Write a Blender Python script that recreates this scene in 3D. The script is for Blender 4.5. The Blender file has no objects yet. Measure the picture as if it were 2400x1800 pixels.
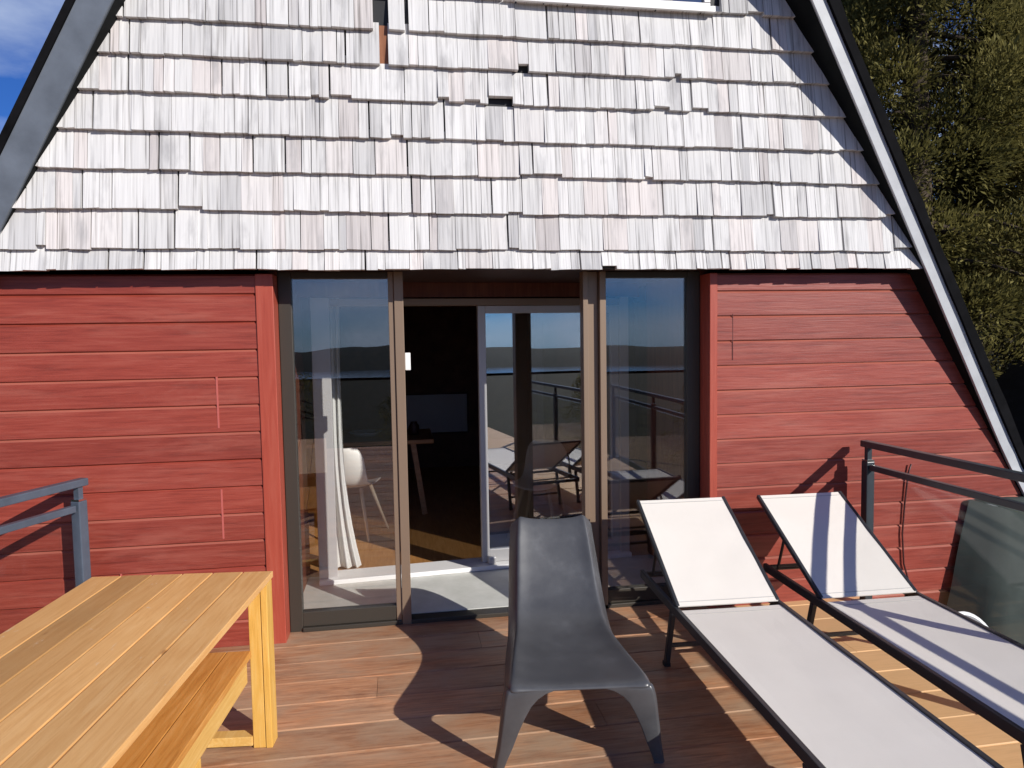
import bpy, math, random
from mathutils import Vector, Matrix, noise
R = math.radians
scene = bpy.context.scene
col = scene.collection
rnd = random.Random(7)

# ------------------------------------------------------------------ materials
def mat(name, base, rough=.6, spec=.5, metal=0.0):
    m = bpy.data.materials.new(name); m.use_nodes = True
    b = m.node_tree.nodes['Principled BSDF']
    b.inputs['Base Color'].default_value = (*base, 1)
    b.inputs['Roughness'].default_value = rough
    b.inputs['Specular IOR Level'].default_value = spec
    b.inputs['Metallic'].default_value = metal
    return m

def N(m, t, **kw):
    n = m.node_tree.nodes.new(t)
    for k, v in kw.items(): setattr(n, k, v)
    return n

def L(m, a, b): m.node_tree.links.new(a, b)

def coords(m, scale=(1, 1, 1), kind='Object'):
    tc = N(m, 'ShaderNodeTexCoord'); mp = N(m, 'ShaderNodeMapping')
    mp.inputs['Scale'].default_value = scale
    L(m, tc.outputs[kind], mp.inputs['Vector'])
    return mp.outputs['Vector']

def noise_tex(m, vec, scale, detail=4, rough=.55, dist=0):
    n = N(m, 'ShaderNodeTexNoise')
    n.inputs['Scale'].default_value = scale; n.inputs['Detail'].default_value = detail
    n.inputs['Roughness'].default_value = rough; n.inputs['Distortion'].default_value = dist
    L(m, vec, n.inputs['Vector'])
    return n.outputs['Fac']

def ramp(m, fac, stops):
    r = N(m, 'ShaderNodeValToRGB')
    els = r.color_ramp.elements
    while len(els) < len(stops): els.new(.5)
    for e, (p, c) in zip(els, stops):
        e.position = p; e.color = (*c, 1) if len(c) == 3 else c
    L(m, fac, r.inputs['Fac'])
    return r.outputs['Color']

def mixc(m, fac, a, b, mode='MIX'):
    x = N(m, 'ShaderNodeMix', data_type='RGBA', blend_type=mode)
    for sock, v in ((x.inputs[0], fac), (x.inputs[6], a), (x.inputs[7], b)):
        if isinstance(v, (int, float)): sock.default_value = v
        elif isinstance(v, tuple): sock.default_value = (*v, 1)
        else: L(m, v, sock)
    return x.outputs[2]

def attr(m, name='tone'):
    a = N(m, 'ShaderNodeAttribute', attribute_name=name)
    return a

def setbase(m, c): L(m, c, m.node_tree.nodes['Principled BSDF'].inputs['Base Color'])

def bump(m, h, strength=.3, dist=.004):
    b = N(m, 'ShaderNodeBump'); b.inputs['Strength'].default_value = strength
    b.inputs['Distance'].default_value = dist
    L(m, h, b.inputs['Height'])
    L(m, b.outputs['Normal'], m.node_tree.nodes['Principled BSDF'].inputs['Normal'])

M = {}
def wood(name, c1, c2, c3, grain=(1, 14, 14), rough=.5, spec=.4, bstr=.25, tonemix=.5, patch=1.3):
    """grain is stretched along the axis with the smallest number"""
    m = mat(name, c2, rough, spec)
    v = coords(m, grain)
    f = noise_tex(m, v, 4, 6, .62, .6)
    c = ramp(m, f, [(.28, c1), (.5, c2), (.72, c3)])
    a = attr(m)
    sep = N(m, 'ShaderNodeSeparateColor'); L(m, a.outputs['Color'], sep.inputs['Color'])
    tone = ramp(m, sep.outputs[0], [(0, tuple(1 - tonemix for _ in range(3))), (1, tuple(1 + tonemix * .55 for _ in range(3)))])
    c = mixc(m, 1.0, c, tone, 'MULTIPLY')
    v2 = coords(m, (1, 1, 1))
    f2 = noise_tex(m, v2, patch, 5, .6)
    c = mixc(m, ramp(m, f2, [(.42, (0, 0, 0)), (.7, (.55, .55, .55))]), c, c1)
    setbase(m, c)
    bump(m, f, bstr, .003)
    return m

# weathered shingle: silver grey, streaked along the fall, faint pink where younger
def shingle_mat():
    m = mat('weathered_shingle', (.5, .5, .5), .85, .2)
    v = coords(m, (1, .02, .02))
    f = noise_tex(m, v, 80, 3, .6)
    c = ramp(m, f, [(.24, (.19, .18, .175)), (.36, (.47, .46, .45)), (.46, (.665, .657, .645)), (.75, (.765, .757, .745))])
    fb = noise_tex(m, coords(m, (1, .03, .06)), 30, 3, .55)
    c = mixc(m, ramp(m, fb, [(.55, (0, 0, 0)), (.72, (.6, .6, .6))]), c, (.44, .435, .44))
    a = attr(m); sep = N(m, 'ShaderNodeSeparateColor'); L(m, a.outputs['Color'], sep.inputs['Color'])
    tone = ramp(m, sep.outputs[0], [(0, (.72, .72, .73)), (.2, (.93, .93, .93)), (1, (1.04, 1.04, 1.04))])
    c = mixc(m, 1.0, c, tone, 'MULTIPLY')
    pink = mixc(m, 1.0, c, (1.0, .945, .93), 'MULTIPLY')
    c = mixc(m, ramp(m, sep.outputs[1], [(.72, (0, 0, 0)), (.9, (1, 1, 1))]), c, pink)
    v2 = coords(m, (1, .05, .3)); f2 = noise_tex(m, v2, 9, 4, .6)
    c = mixc(m, ramp(m, f2, [(.56, (0, 0, 0)), (.74, (.6, .6, .6))]), c, (.30, .295, .30))
    setbase(m, c); bump(m, f, .5, .004)
    return m
M['shingle'] = shingle_mat()
M['shingle_new'] = wood('copper_brown_shingle', (.16, .055, .02), (.30, .115, .05), (.4, .18, .09), (14, 14, 1))

def red_mat():
    m = mat('red_painted_board', (.4, .06, .05), .42, .55)
    v = coords(m, (.6, 12, 12))
    f = noise_tex(m, v, 5, 6, .65, .3)
    c = ramp(m, f, [(.3, (.185, .029, .018)), (.5, (.285, .047, .029)), (.72, (.34, .076, .05))])
    a = attr(m); sep = N(m, 'ShaderNodeSeparateColor'); L(m, a.outputs['Color'], sep.inputs['Color'])
    c = mixc(m, 1.0, c, ramp(m, sep.outputs[0], [(0, (.84, .82, .82)), (1, (1.1, 1.12, 1.12))]), 'MULTIPLY')
    v2 = coords(m, (.35, 2, 2)); f2 = noise_tex(m, v2, 3.2, 6, .7, .4)
    c = mixc(m, ramp(m, f2, [(.52, (0, 0, 0)), (.78, (.5, .5, .5))]), c, (.40, .132, .092))   # chalky, bleached patches
    c = mixc(m, ramp(m, sep.outputs[1], [(.85, (0, 0, 0)), (.95, (.42, .42, .42))]), c, (.50, .18, .125))        # highlight of the upper chamfers, painted into the colour
    v3 = coords(m, (.5, 30, 30)); f3 = noise_tex(m, v3, 9, 3, .7)
    c = mixc(m, ramp(m, f3, [(.66, (0, 0, 0)), (.8, (.35, .35, .35))]), c, (.55, .25, .22))
    setbase(m, c); bump(m, f, .35, .004)
    rr = ramp(m, f2, [(.3, (.36, .36, .36)), (.7, (.52, .52, .52))])
    L(m, rr, m.node_tree.nodes['Principled BSDF'].inputs['Roughness'])
    return m
M['red'] = red_mat()
M['trim_red'] = wood('red_trim', (.34, .055, .032), (.43, .078, .046), (.47, .11, .07), (12, 12, .6), .4, .5)
M['joint'] = mat('pale_red_filler', (.46, .105, .085), .6)
M['joint_dark'] = mat('dark_red_joint', (.13, .022, .018), .6)
M['darkwood'] = wood('dark_brown_wood', (.022, .008, .006), (.045, .017, .012), (.07, .03, .02), (1, 12, 12), .6)
M['redbrown'] = wood('red_brown_wood', (.10, .028, .016), (.16, .045, .024), (.22, .075, .04), (12, 12, .8), .55)
M['bronze'] = mat('bronze_aluminium', (.25, .175, .12), .42, .5, .25)
M['bronze_dark'] = mat('dark_bronze', (.05, .043, .034), .45, .5, .2)
M['alu'] = mat('pale_aluminium', (.50, .49, .49), .4, .5, .25)
M['white'] = mat('white_plastic', (.82, .82, .80), .35)
M['black'] = mat('near_black', (.012, .012, .014), .6)

def metal_paint(name, c, rough=.4, var=.25):
    m = mat(name, c, rough, .5 if rough < .75 else .08)
    f = noise_tex(m, coords(m, (1, 1, 1)), 6, 5, .6)
    setbase(m, ramp(m, f, [(.3, tuple(x * (1 - var) for x in c)), (.7, tuple(x * (1 + var) for x in c))]))
    return m
M['rake_grey'] = metal_paint('slate_grey_paint', (.125, .145, .175), .5, .2)
M['flashing'] = metal_paint('pale_metal_flashing', (.50, .515, .53), .45, .12)
M['roof'] = metal_paint('dark_roof_sheet', (.006, .006, .007), .85, .5)
M['soffit'] = metal_paint('dark_soffit', (.009, .010, .010), .8, .3)
M['rail'] = metal_paint('charcoal_steel', (.034, .042, .05), .38, .2)
M['rail_pale'] = metal_paint('blue_grey_steel', (.075, .095, .125), .4, .2)
M['chrome'] = mat('chrome', (.8, .8, .8), .15, .5, 1)

def plank_mat(name, cols, axis, rough=.5, spec=.4, tonemix=.35):
    g = [16, 16, 16]; g[axis] = 1.1
    return wood(name, *cols, grain=tuple(g), rough=rough, spec=spec, tonemix=tonemix)
def deck_mat():
    m = plank_mat('red_brown_decking', ((.30, .125, .06), (.57, .275, .135), (.70, .40, .235)), 0, .5, .3, .35)
    b = m.node_tree.nodes['Principled BSDF']
    c0 = b.inputs['Base Color'].links[0].from_socket
    f = noise_tex(m, coords(m, (.7, 1.6, 1)), 2.1, 7, .68, .5)
    c = mixc(m, ramp(m, f, [(.40, (0, 0, 0)), (.62, (.8, .8, .8))]), c0, (.42, .295, .195))      # greyed, worn patches
    f2 = noise_tex(m, coords(m, (.5, 2.2, 1)), 3.7, 7, .72, .3)
    c = mixc(m, ramp(m, f2, [(.50, (0, 0, 0)), (.72, (.75, .75, .75))]), c, (.19, .078, .04))         # dark damp stains
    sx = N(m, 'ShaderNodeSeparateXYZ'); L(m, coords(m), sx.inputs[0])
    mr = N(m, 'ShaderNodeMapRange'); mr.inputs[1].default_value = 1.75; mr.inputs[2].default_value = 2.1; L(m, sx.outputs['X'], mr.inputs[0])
    c = mixc(m, mr.outputs[0], c, mixc(m, .7, c0, (.86, .58, .30)))                                # boards turn paler and yellower towards the railing
    setbase(m, c)
    return m
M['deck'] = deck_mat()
M['table'] = plank_mat('honey_pine', ((.64, .325, .105), (.73, .41, .15), (.78, .47, .195)), 1, .42, .45, .5)
def scuffed(m):
    b = m.node_tree.nodes['Principled BSDF']; c0 = b.inputs['Base Color'].links[0].from_socket
    f = noise_tex(m, coords(m, (2.2, 1, 1)), 6.5, 4, .7, .4)
    c = mixc(m, ramp(m, f, [(.66, (0, 0, 0)), (.74, (.6, .6, .6))]), c0, (.78, .68, .52))
    vo = N(m, 'ShaderNodeTexVoronoi'); vo.inputs['Scale'].default_value = 3.1; L(m, coords(m, (2.4, 1, 0.01)), vo.inputs['Vector'])
    c = mixc(m, ramp(m, vo.outputs['Distance'], [(.035, (.8, .8, .8)), (.075, (0, 0, 0))]), c, (.30, .13, .045))
    setbase(m, c)
scuffed(M['table'])
M['table_edge'] = plank_mat('honey_pine_edge', ((.64, .36, .09), (.74, .45, .13), (.80, .54, .2)), 1, .45, .4, .2)
M['table_leg'] = plank_mat('honey_pine_leg', ((.64, .35, .07), (.76, .44, .10), (.82, .54, .18)), 2, .45, .4, .2)
M['bench'] = plank_mat('orange_pine', ((.42, .17, .035), (.56, .26, .06), (.64, .34, .11)), 1, .45, .4, .3)
M['floor_in'] = plank_mat('orange_oak_floor', ((.34, .15, .045), (.46, .22, .07), (.54, .29, .12)), 1, .35, .5, .2)

def sling_mat():
    m = mat('off_white_sling', (.78, .765, .745), .7, .25)
    v = coords(m, (1, 1, 1))
    ch = N(m, 'ShaderNodeTexChecker'); ch.inputs['Scale'].default_value = 420; L(m, v, ch.inputs['Vector'])
    f = noise_tex(m, v, 3, 4, .6)
    c = ramp(m, f, [(.3, (.785, .735, .655)), (.7, (.825, .775, .695))])
    setbase(m, c); bump(m, ch.outputs['Fac'], .12, .001)
    return m
M['sling'] = sling_mat()
M['seam'] = mat('sling_stitching', (.52, .50, .47), .8)
M['frame'] = metal_paint('anthracite_frame', (.03, .033, .038), .4, .15)

def plastic():
    m = mat('grey_moulded_plastic', (.10, .102, .108), .36, .6)
    f = noise_tex(m, coords(m), 5, 6, .65)
    setbase(m, ramp(m, f, [(.3, (.058, .059, .063)), (.6, (.078, .080, .085)), (.8, (.115, .118, .125))]))
    L(m, ramp(m, f, [(.3, (.30, .30, .30)), (.7, (.48, .48, .48))]), m.node_tree.nodes['Principled BSDF'].inputs['Roughness'])
    f2 = noise_tex(m, coords(m), 160, 3, .6); bump(m, f2, .08, .001)
    return m
M['plastic'] = plastic()
M['plastic_dark'] = mat('dark_grey_plastic', (.018, .018, .02), .4)

def tile_mat():
    m = mat('pale_stone_tile', (.5, .51, .46), .55)
    f = noise_tex(m, coords(m), 7, 6, .6)
    setbase(m, ramp(m, f, [(.3, (.55, .555, .51)), (.7, (.68, .68, .64))]))
    return m
M['tile'] = tile_mat()
M['threshold'] = mat('white_threshold', (.82, .81, .80), .45)
def curtain_mat():
    m = mat('white_curtain', (.80, .80, .78), .9, .1)
    b = m.node_tree.nodes['Principled BSDF']
    tr = N(m, 'ShaderNodeBsdfTranslucent'); tr.inputs['Color'].default_value = (.75, .75, .73, 1)
    mx = N(m, 'ShaderNodeMixShader'); mx.inputs[0].default_value = .3
    out = [n for n in m.node_tree.nodes if n.type == 'OUTPUT_MATERIAL'][0]
    L(m, b.outputs[0], mx.inputs[1]); L(m, tr.outputs[0], mx.inputs[2]); L(m, mx.outputs[0], out.inputs['Surface'])
    return m
M['curtain'] = curtain_mat()

def glass(name, base_refl, tint=(1, 1, 1), rough=0.0):
    """thin pane: lets light and shadow straight through, mirrors with the angle"""
    m = bpy.data.materials.new(name); m.use_nodes = True
    nt = m.node_tree; nt.nodes.clear()
    out = N(m, 'ShaderNodeOutputMaterial')
    t = N(m, 'ShaderNodeBsdfTransparent'); t.inputs[0].default_value = (*tint, 1)
    g = N(m, 'ShaderNodeBsdfGlossy'); g.inputs['Roughness'].default_value = rough
    g.inputs['Color'].default_value = (.95, .97, 1, 1)
    lw = N(m, 'ShaderNodeLayerWeight'); lw.inputs['Blend'].default_value = .5     # facing: the same from both sides of the pane
    pw_ = N(m, 'ShaderNodeMath', operation='POWER'); pw_.inputs[1].default_value = 4.0
    L(m, lw.outputs['Facing'], pw_.inputs[0])
    ad = N(m, 'ShaderNodeMath', operation='MULTIPLY_ADD', use_clamp=True); ad.inputs[1].default_value = .9 - base_refl; ad.inputs[2].default_value = base_refl
    L(m, pw_.outputs[0], ad.inputs[0])
    mx = N(m, 'ShaderNodeMixShader'); L(m, ad.outputs[0], mx.inputs[0]); L(m, t.outputs[0], mx.inputs[1]); L(m, g.outputs[0], mx.inputs[2])
    L(m, mx.outputs[0], out.inputs['Surface'])
    return m
M['glass'] = glass('window_glass', .125, (.98, .985, .98))
M['glass_door'] = glass('door_glass', .40, (.93, .94, .94))
M['glass_rail'] = glass('railing_glass', .01, (.98, .985, .98))
M['glass_up'] = glass('upper_window_glass', .30, (.5, .52, .55))

def foliage(name, dark, mid, light, sat=1.0):
    m = mat(name, mid, .75, .15)
    a = attr(m); sep = N(m, 'ShaderNodeSeparateColor'); L(m, a.outputs['Color'], sep.inputs['Color'])
    c = ramp(m, sep.outputs[0], [(0, dark), (.5, mid), (1, light)])
    setbase(m, c)
    b = m.node_tree.nodes['Principled BSDF']
    tr = N(m, 'ShaderNodeBsdfTranslucent'); L(m, c, tr.inputs['Color'])
    mx = N(m, 'ShaderNodeMixShader'); mx.inputs[0].default_value = .33
    out = [n for n in m.node_tree.nodes if n.type == 'OUTPUT_MATERIAL'][0]
    L(m, b.outputs[0], mx.inputs[1]); L(m, tr.outputs[0], mx.inputs[2]); L(m, mx.outputs[0], out.inputs['Surface'])
    return m
M['needles'] = foliage('olive_needles', (.095, .090, .028), (.20, .178, .055), (.32, .27, .09))
M['needles2'] = foliage('brown_green_needles', (.09, .082, .032), (.185, .158, .056), (.28, .235, .09))
M['shrub'] = foliage('dry_shrub_leaves', (.03, .026, .018), (.07, .058, .036), (.12, .10, .07))
M['bark'] = metal_paint('grey_bark', (.075, .058, .045), .9, .4)
def ground_mat():
    m = mat('dry_grass_ground', (.06, .055, .03), .95, .1)
    f = noise_tex(m, coords(m), .35, 8, .65)
    setbase(m, ramp(m, f, [(.3, (.010, .012, .007)), (.55, (.022, .023, .012)), (.75, (.05, .045, .026))]))
    return m
M['ground'] = ground_mat()
M['hill'] = metal_paint('wooded_hill', (.022, .03, .028), .95, .3)
M['water'] = mat('lake_water', (.01, .03, .05), .12, .5)
M['tarp'] = metal_paint('dark_grey_green_tarp', (.05, .06, .055), .85, .15)
M['stone'] = metal_paint('pale_stone', (.34, .31, .26), .9, .3)
M['neighbour_wall'] = metal_paint('charcoal_boards', (.006, .006, .006), .8, .3)
M['fabric_shell'] = mat('white_chair_shell', (.80, .78, .74), .4)
M['legwood'] = mat('beech_leg', (.62, .50, .36), .5)
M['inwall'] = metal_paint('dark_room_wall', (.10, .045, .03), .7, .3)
M['panel'] = mat('blue_grey_panel', (.34, .36, .42), .4)
M['tablewood'] = wood('brown_table_wood', (.28, .12, .05), (.40, .19, .085), (.50, .27, .13), (1, 10, 10), .4)
M['dish'] = mat('grey_dish', (.45, .46, .48), .3)
M['disc'] = metal_paint('mid_grey_disc', (.20, .20, .205), .6, .15)
M['cable'] = mat('dark_red_cable', (.05, .012, .012), .5)

# ------------------------------------------------------------------ mesh builder
class MB:
    def __init__(s): s.v = []; s.f = []; s.t = []
    def face(s, pts, tone=(.5, .3)):
        i = len(s.v); s.v += [tuple(p) for p in pts]; s.f.append(tuple(range(i, i + len(pts)))); s.t.append(tone)
    def hexa(s, p, tone=(.5, .3)):
        """p: 8 points, bottom 4 (ccw from above) then top 4"""
        i = len(s.v); s.v += [tuple(q) for q in p]
        for f in ((3, 2, 1, 0), (4, 5, 6, 7), (0, 1, 5, 4), (1, 2, 6, 5), (2, 3, 7, 6), (3, 0, 4, 7)):
            s.f.append(tuple(i + k for k in f)); s.t.append(tone)
    def box(s, x0, x1, y0, y1, z0, z1, tone=(.5, .3)):
        s.hexa([(x0, y0, z0), (x1, y0, z0), (x1, y1, z0), (x0, y1, z0), (x0, y0, z1), (x1, y0, z1), (x1, y1, z1), (x0, y1, z1)], tone)
    def bar(s, a, b, w, h, up=(0, 0, 1), tone=(.5, .3)):
        a, b = Vector(a), Vector(b); d = (b - a).normalized(); u = Vector(up)
        r = d.cross(u).normalized(); u = r.cross(d).normalized()
        q = []
        for p in (a, b):
            q.append([p - r * w / 2 - u * h / 2, p + r * w / 2 - u * h / 2, p + r * w / 2 + u * h / 2, p - r * w / 2 + u * h / 2])
        i = len(s.v); s.v += [tuple(x) for x in q[0] + q[1]]
        for f in ((3, 2, 1, 0), (4, 5, 6, 7), (0, 1, 5, 4), (1, 2, 6, 5), (2, 3, 7, 6), (3, 0, 4, 7)):
            s.f.append(tuple(i + k for k in f)); s.t.append(tone)
    def tube(s, pts, rad, n=8, tone=(.5, .3), caps=True):
        pts = [Vector(p) for p in pts]
        if not isinstance(rad, (list, tuple)): rad = [rad] * len(pts)
        ref = Vector((.31, .17, .93)); rings = []
        for k, p in enumerate(pts):
            d = (pts[min(k + 1, len(pts) - 1)] - pts[max(k - 1, 0)]).normalized()
            if abs(d.dot(ref)) > .95: ref = Vector((.93, .3, .1))
            r = d.cross(ref).normalized(); u = r.cross(d)
            i = len(s.v)
            for j in range(n):
                a = 2 * math.pi * j / n
                s.v.append(tuple(p + (r * math.cos(a) + u * math.sin(a)) * rad[k]))
            rings.append(i)
        for a, b in zip(rings, rings[1:]):
            for j in range(n):
                s.f.append((a + j, a + (j + 1) % n, b + (j + 1) % n, b + j)); s.t.append(tone)
        if caps:
            s.f.append(tuple(rings[0] + j for j in reversed(range(n)))); s.t.append(tone)
            s.f.append(tuple(rings[-1] + j for j in range(n))); s.t.append(tone)
    def lathe(s, prof, n=24, c=(0, 0, 0), tone=(.5, .3)):
        rings = []
        for r, z in prof:
            i = len(s.v)
            for j in range(n):
                a = 2 * math.pi * j / n; s.v.append((c[0] + r * math.cos(a), c[1] + r * math.sin(a), c[2] + z))
            rings.append(i)
        for a, b in zip(rings, rings[1:]):
            for j in range(n):
                s.f.append((a + j, a + (j + 1) % n, b + (j + 1) % n, b + j)); s.t.append(tone)
        s.f.append(tuple(rings[-1] + j for j in range(n))); s.t.append(tone)
        s.f.append(tuple(rings[0] + j for j in reversed(range(n)))); s.t.append(tone)
    def build(s, name, m, parent=None, smooth=False, bevel=0, weld=False):
        me = bpy.data.meshes.new(name)
        me.from_pydata(s.v, [], s.f)
        ca = me.attributes.new('tone', 'FLOAT_COLOR', 'FACE')
        buf = []
        for t in s.t: buf += [t[0], t[1], 0.0, 1.0]
        ca.data.foreach_set('color', buf)
        me.materials.append(m)
        if smooth: me.polygons.foreach_set('use_smooth', [True] * len(me.polygons))
        me.update()
        o = bpy.data.objects.new(name, me); col.objects.link(o)
        if parent: o.parent = parent
        if bevel:
            b = o.modifiers.new('Bevel', 'BEVEL'); b.width = bevel; b.segments = 2; b.limit_method = 'ANGLE'; b.angle_limit = R(40)
        return o

def tag(o, label=None, cat=None, group=None, kind=None):
    if label: o['label'] = label
    if cat: o['category'] = cat
    if group: o['group'] = group
    if kind: o['kind'] = kind
    return o
def empty(name, loc=(0, 0, 0), rz=0):
    o = bpy.data.objects.new(name, None); col.objects.link(o)
    o.location = loc; o.rotation_euler = (0, 0, rz); o.empty_display_size = .2
    return o
def copy_tree(o, parent=None):
    c = o.copy(); col.objects.link(c)
    if parent: c.parent = parent
    for ch in list(o.children): copy_tree(ch, c)
    return c
def rt(): return (rnd.random(), rnd.random())

# ------------------------------------------------------------------ the house
AX, AZ, SR, SL = .470, 6.803, .59, .5453          # ridge and slopes of the A
def XR(z): return AX + SR * (AZ - z)
def XL(z): return AX - SL * (AZ - z)
def YF(z, s=1): return min(-(.15 + .104 * (z - 2.04)), -.03) if s > 0 else min(-(.125 + .07 * (z - 2.04)), -.03)   # front of the roof leans out towards the ridge
GY, GZ = -.10, 2.112                              # shingled gable: plane and lower edge
WLX, WRX = -.686, 1.884                           # opening of the glazed bay
IY = .15                                          # plane of the outer glazing

house = empty('a_frame_house', (AX, 0, 0))
house.location = (0, 0, 0)
tag(house, 'red A-frame house with a silver shingled gable and a glazed door onto the deck', 'house')

# red lap boards
def boards(x0f, x1f, z0, z1, name, edge_highlight):
    mb = MB(); h = .1535; z = z0; k = 0
    while z < z1 - .01:
        t = min(z + h, z1); a0, a1, b0, b1 = x0f(z), x1f(z), x0f(t), x1f(t)
        segs = []
        cuts = [0, 1]
        
        for u, v in zip(cuts, cuts[1:]):
            gp = .0015 / max(.2, a1 - a0)
            u2 = u + (gp if u > 0 else 0); v2 = v - (gp if v < 1 else 0)
            tone = (rnd.random(), .3); dy = rnd.uniform(-.0015, .0015)
            p = lambda w, y, zz, lo: (((a0 + (a1 - a0) * w) if lo else (b0 + (b1 - b0) * w)), y + dy, zz)
            # chamfered lower and upper lip, face leaning slightly back
            prof = [(.02, z + .0006), (-.006, z + .0006), (-.0155, z + .006), (-.0145, t - .012), (-.003, t - .0006), (.02, t - .0006)]
            i = len(mb.v)
            for w in (u2, v2):
                for (y, zz) in prof:
                    q = (zz - z) / (t - z); xx0 = a0 + (b0 - a0) * q; xx1 = a1 + (b1 - a1) * q
                    mb.v.append((xx0 + (xx1 - xx0) * w, y + dy, zz))
            n = len(prof)
            for j in range(n):
                mb.f.append((i + j, i + (j + 1) % n, i + n + (j + 1) % n, i + n + j)[::-1]); mb.t.append((tone[0], 1.0 if j == 3 and rnd.random() < edge_highlight else .3))  # upper chamfers picked at random carry the painted highlight
            mb.f.append(tuple(i + j for j in range(n))); mb.t.append(tone)
            mb.f.append(tuple(i + n + j for j in reversed(range(n)))); mb.t.append(tone)
        z = t; k += 1
    return mb.build(name, M['red'], house)
zt = 2.10
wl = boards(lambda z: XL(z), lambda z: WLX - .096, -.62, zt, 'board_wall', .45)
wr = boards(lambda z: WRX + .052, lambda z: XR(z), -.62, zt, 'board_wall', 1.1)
wl['label'] = 'red lap boards left of the glazing'
wr['label'] = 'red lap boards right of the glazing'
# pale filled butt joints seen on the boards
for (x, z0, z1) in ((-1.005, 1.25, 1.535), (-1.005, .625, .905), (-1.55, .30, .46)):
    mb = MB(); mb.box(x - .005, x + .005, -.0175, -.012, z0, z1); mb.build('joint_strip', M['joint'], wl)
mb = MB(); mb.box(2.036, 2.040, -.0175, -.012, 1.565, 1.85); mb.build('joint_strip', M['joint_dark'], wr)
# backing so nothing shows through the joints
mb = MB()
mb.face([(XL(-.6), .022, -.6), (WLX - .09, .022, -.6), (WLX - .09, .022, zt), (XL(zt), .022, zt)])
mb.build('wall_backing', M['darkwood'], wl); mb = MB()
mb.face([(WRX + .05, .022, -.6), (XR(-.6), .022, -.6), (XR(zt), .022, zt), (WRX + .05, .022, zt)])
mb.build('wall_backing', M['darkwood'], wr)
# corner trims, with the return into the bay
mb = MB(); mb.box(WLX - .095, WLX, -.024, IY - .03, -.02, zt); mb.build('corner_trim', M['trim_red'], house, bevel=.004)
mb = MB(); mb.box(WRX, WRX + .05, -.024, IY - .03, -.02, zt); mb.build('corner_trim', M['trim_red'], house, bevel=.004)

# shingled gable
mb = MB()
rows = [2.112, 2.220, 2.424, 2.628, 2.824, 3.025, 3.213, 3.395]
while rows[-1] < 6.5: rows.append(rows[-1] + .195)
WIN = (.70, 1.83, 3.60, 4.55)
holes = [(7, -.095, -.012), (7, .075, .096), (6, -.062, -.018)]
for k, z in enumerate(rows[:-1]):
    top = rows[k + 1] + .05
    x = XL(z) - .05; xe = XR(z) + .02
    while x < xe:
        w = rnd.choice((.045, .055, .06, .07, .08, .09, .1, .11, .13, .16)) * rnd.uniform(.88, 1.12)
        gap = rnd.choice((.001, .0015, .002, .002, .003, .004, .005, .010))
        for (hk, h0, h1) in holes:                      # broken-out shingles
            if hk == k and x < h1 and x + w > h0:
                if x >= h0 - .001: x = h1; w = .11
                elif h0 - x < .02: x = h1; w = .11
                else: w = h0 - x
        zb = z + .007 * noise.noise(Vector((x * 1.3, k * 3.1, 0))) + rnd.uniform(-.0026, .0026) + (rnd.uniform(.010, .026) if rnd.random() < .045 else 0)
        th = rnd.uniform(.034, .043); tl = rnd.uniform(-.003, .003)
        cx = x + w / 2
        skip = False
        if (k == 6 and .70 < cx < .83) or (k == 5 and .53 < cx < .62): zb += .038     # ends broken off, dark gap below
        if WIN[0] - .03 < cx < WIN[1] + .02 and z > WIN[2] - .10 and z < WIN[3]:
            if z < WIN[2] - .005: topk = WIN[2] - .02
            else: skip = True
        tz = min(top, WIN[2] - .012) if (WIN[0] - .05 < cx < WIN[1] + .03 and z < WIN[2] - .004 and top > WIN[2]) else top
        if (k == 5 and .68 < cx < .85) or (k == 4 and .51 < cx < .64): tz = rows[k + 1] - .004
        if not skip:
            y0 = GY - th - .010; y1 = GY - .002 - .004
            tone = rt()
            if rnd.random() < .07: tone = (tone[0] * .3, tone[1])
            x1 = x + w - gap
            mb.hexa([(x, y0 + tl, zb + rnd.uniform(-.003, .003)), (x1, y0 - tl, zb + rnd.uniform(-.003, .003)), (x1, y0 + th - tl, zb), (x, y0 + th + tl, zb),
                     (x + rnd.uniform(-.002, .002), y1 - .004, tz), (x1, y1 - .004, tz), (x1, y1 + .003, tz), (x, y1 + .003, tz)], tone)
        x += w
sh = mb.build('shingle_cladding', M['shingle'], house)
mb = MB(); mb.hexa([(-.068, GY - .016, 3.20), (-.012, GY - .016, 3.20), (-.012, GY - .006, 3.20), (-.068, GY - .006, 3.20), (-.068, GY - .010, 3.43), (-.012, GY - .010, 3.43), (-.012, GY - .004, 3.43), (-.068, GY - .004, 3.43)])
o = mb.build('loose_shingle', M['shingle_new'], house); o['label'] = 'copper brown shingle showing below a hole in the cladding'
# backing of the gable, its dark lower edge and the ceiling over the bay
mb = MB()
mb.face([(XL(GZ), GY - .002, GZ + .012), (XR(GZ), GY - .002, GZ + .012), (AX, GY - .002, AZ)])
mb.face([(XL(GZ), GY - .002, GZ + .012), (XL(GZ), .022, GZ + .012), (XR(GZ), .022, GZ + .012), (XR(GZ), GY - .002, GZ + .012)])
mb.build('gable_backing', M['black'], house)
# upper window
uw = MB()
x0, x1, z0, z1 = WIN
for b in ((x0, x1, z0, z0 + .04), (x0, x1, z1 - .04, z1), (x0, x0 + .07, z0 + .04, z1 - .04), (x1 - .04, x1, z0 + .04, z1 - .04), (x0 + .86, x0 + .90, z0 + .04, z1 - .04)):
    uw.box(b[0], b[1], GY - .045, GY - .004, b[2], b[3])
w = uw.build('upper_window', M['alu'], house, bevel=.004)
p = MB(); p.box(x0 + .07, x1 - .04, GY - .025, GY - .018, z0 + .04, z1 - .04); p.build('window_pane', M['glass_up'], w)
p = MB(); p.box(x0 - .02, x1 + .02, GY - .065, GY - .046, z0 - .018, z0 + .012); p.build('window_sill', M['white'], w)

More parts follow.
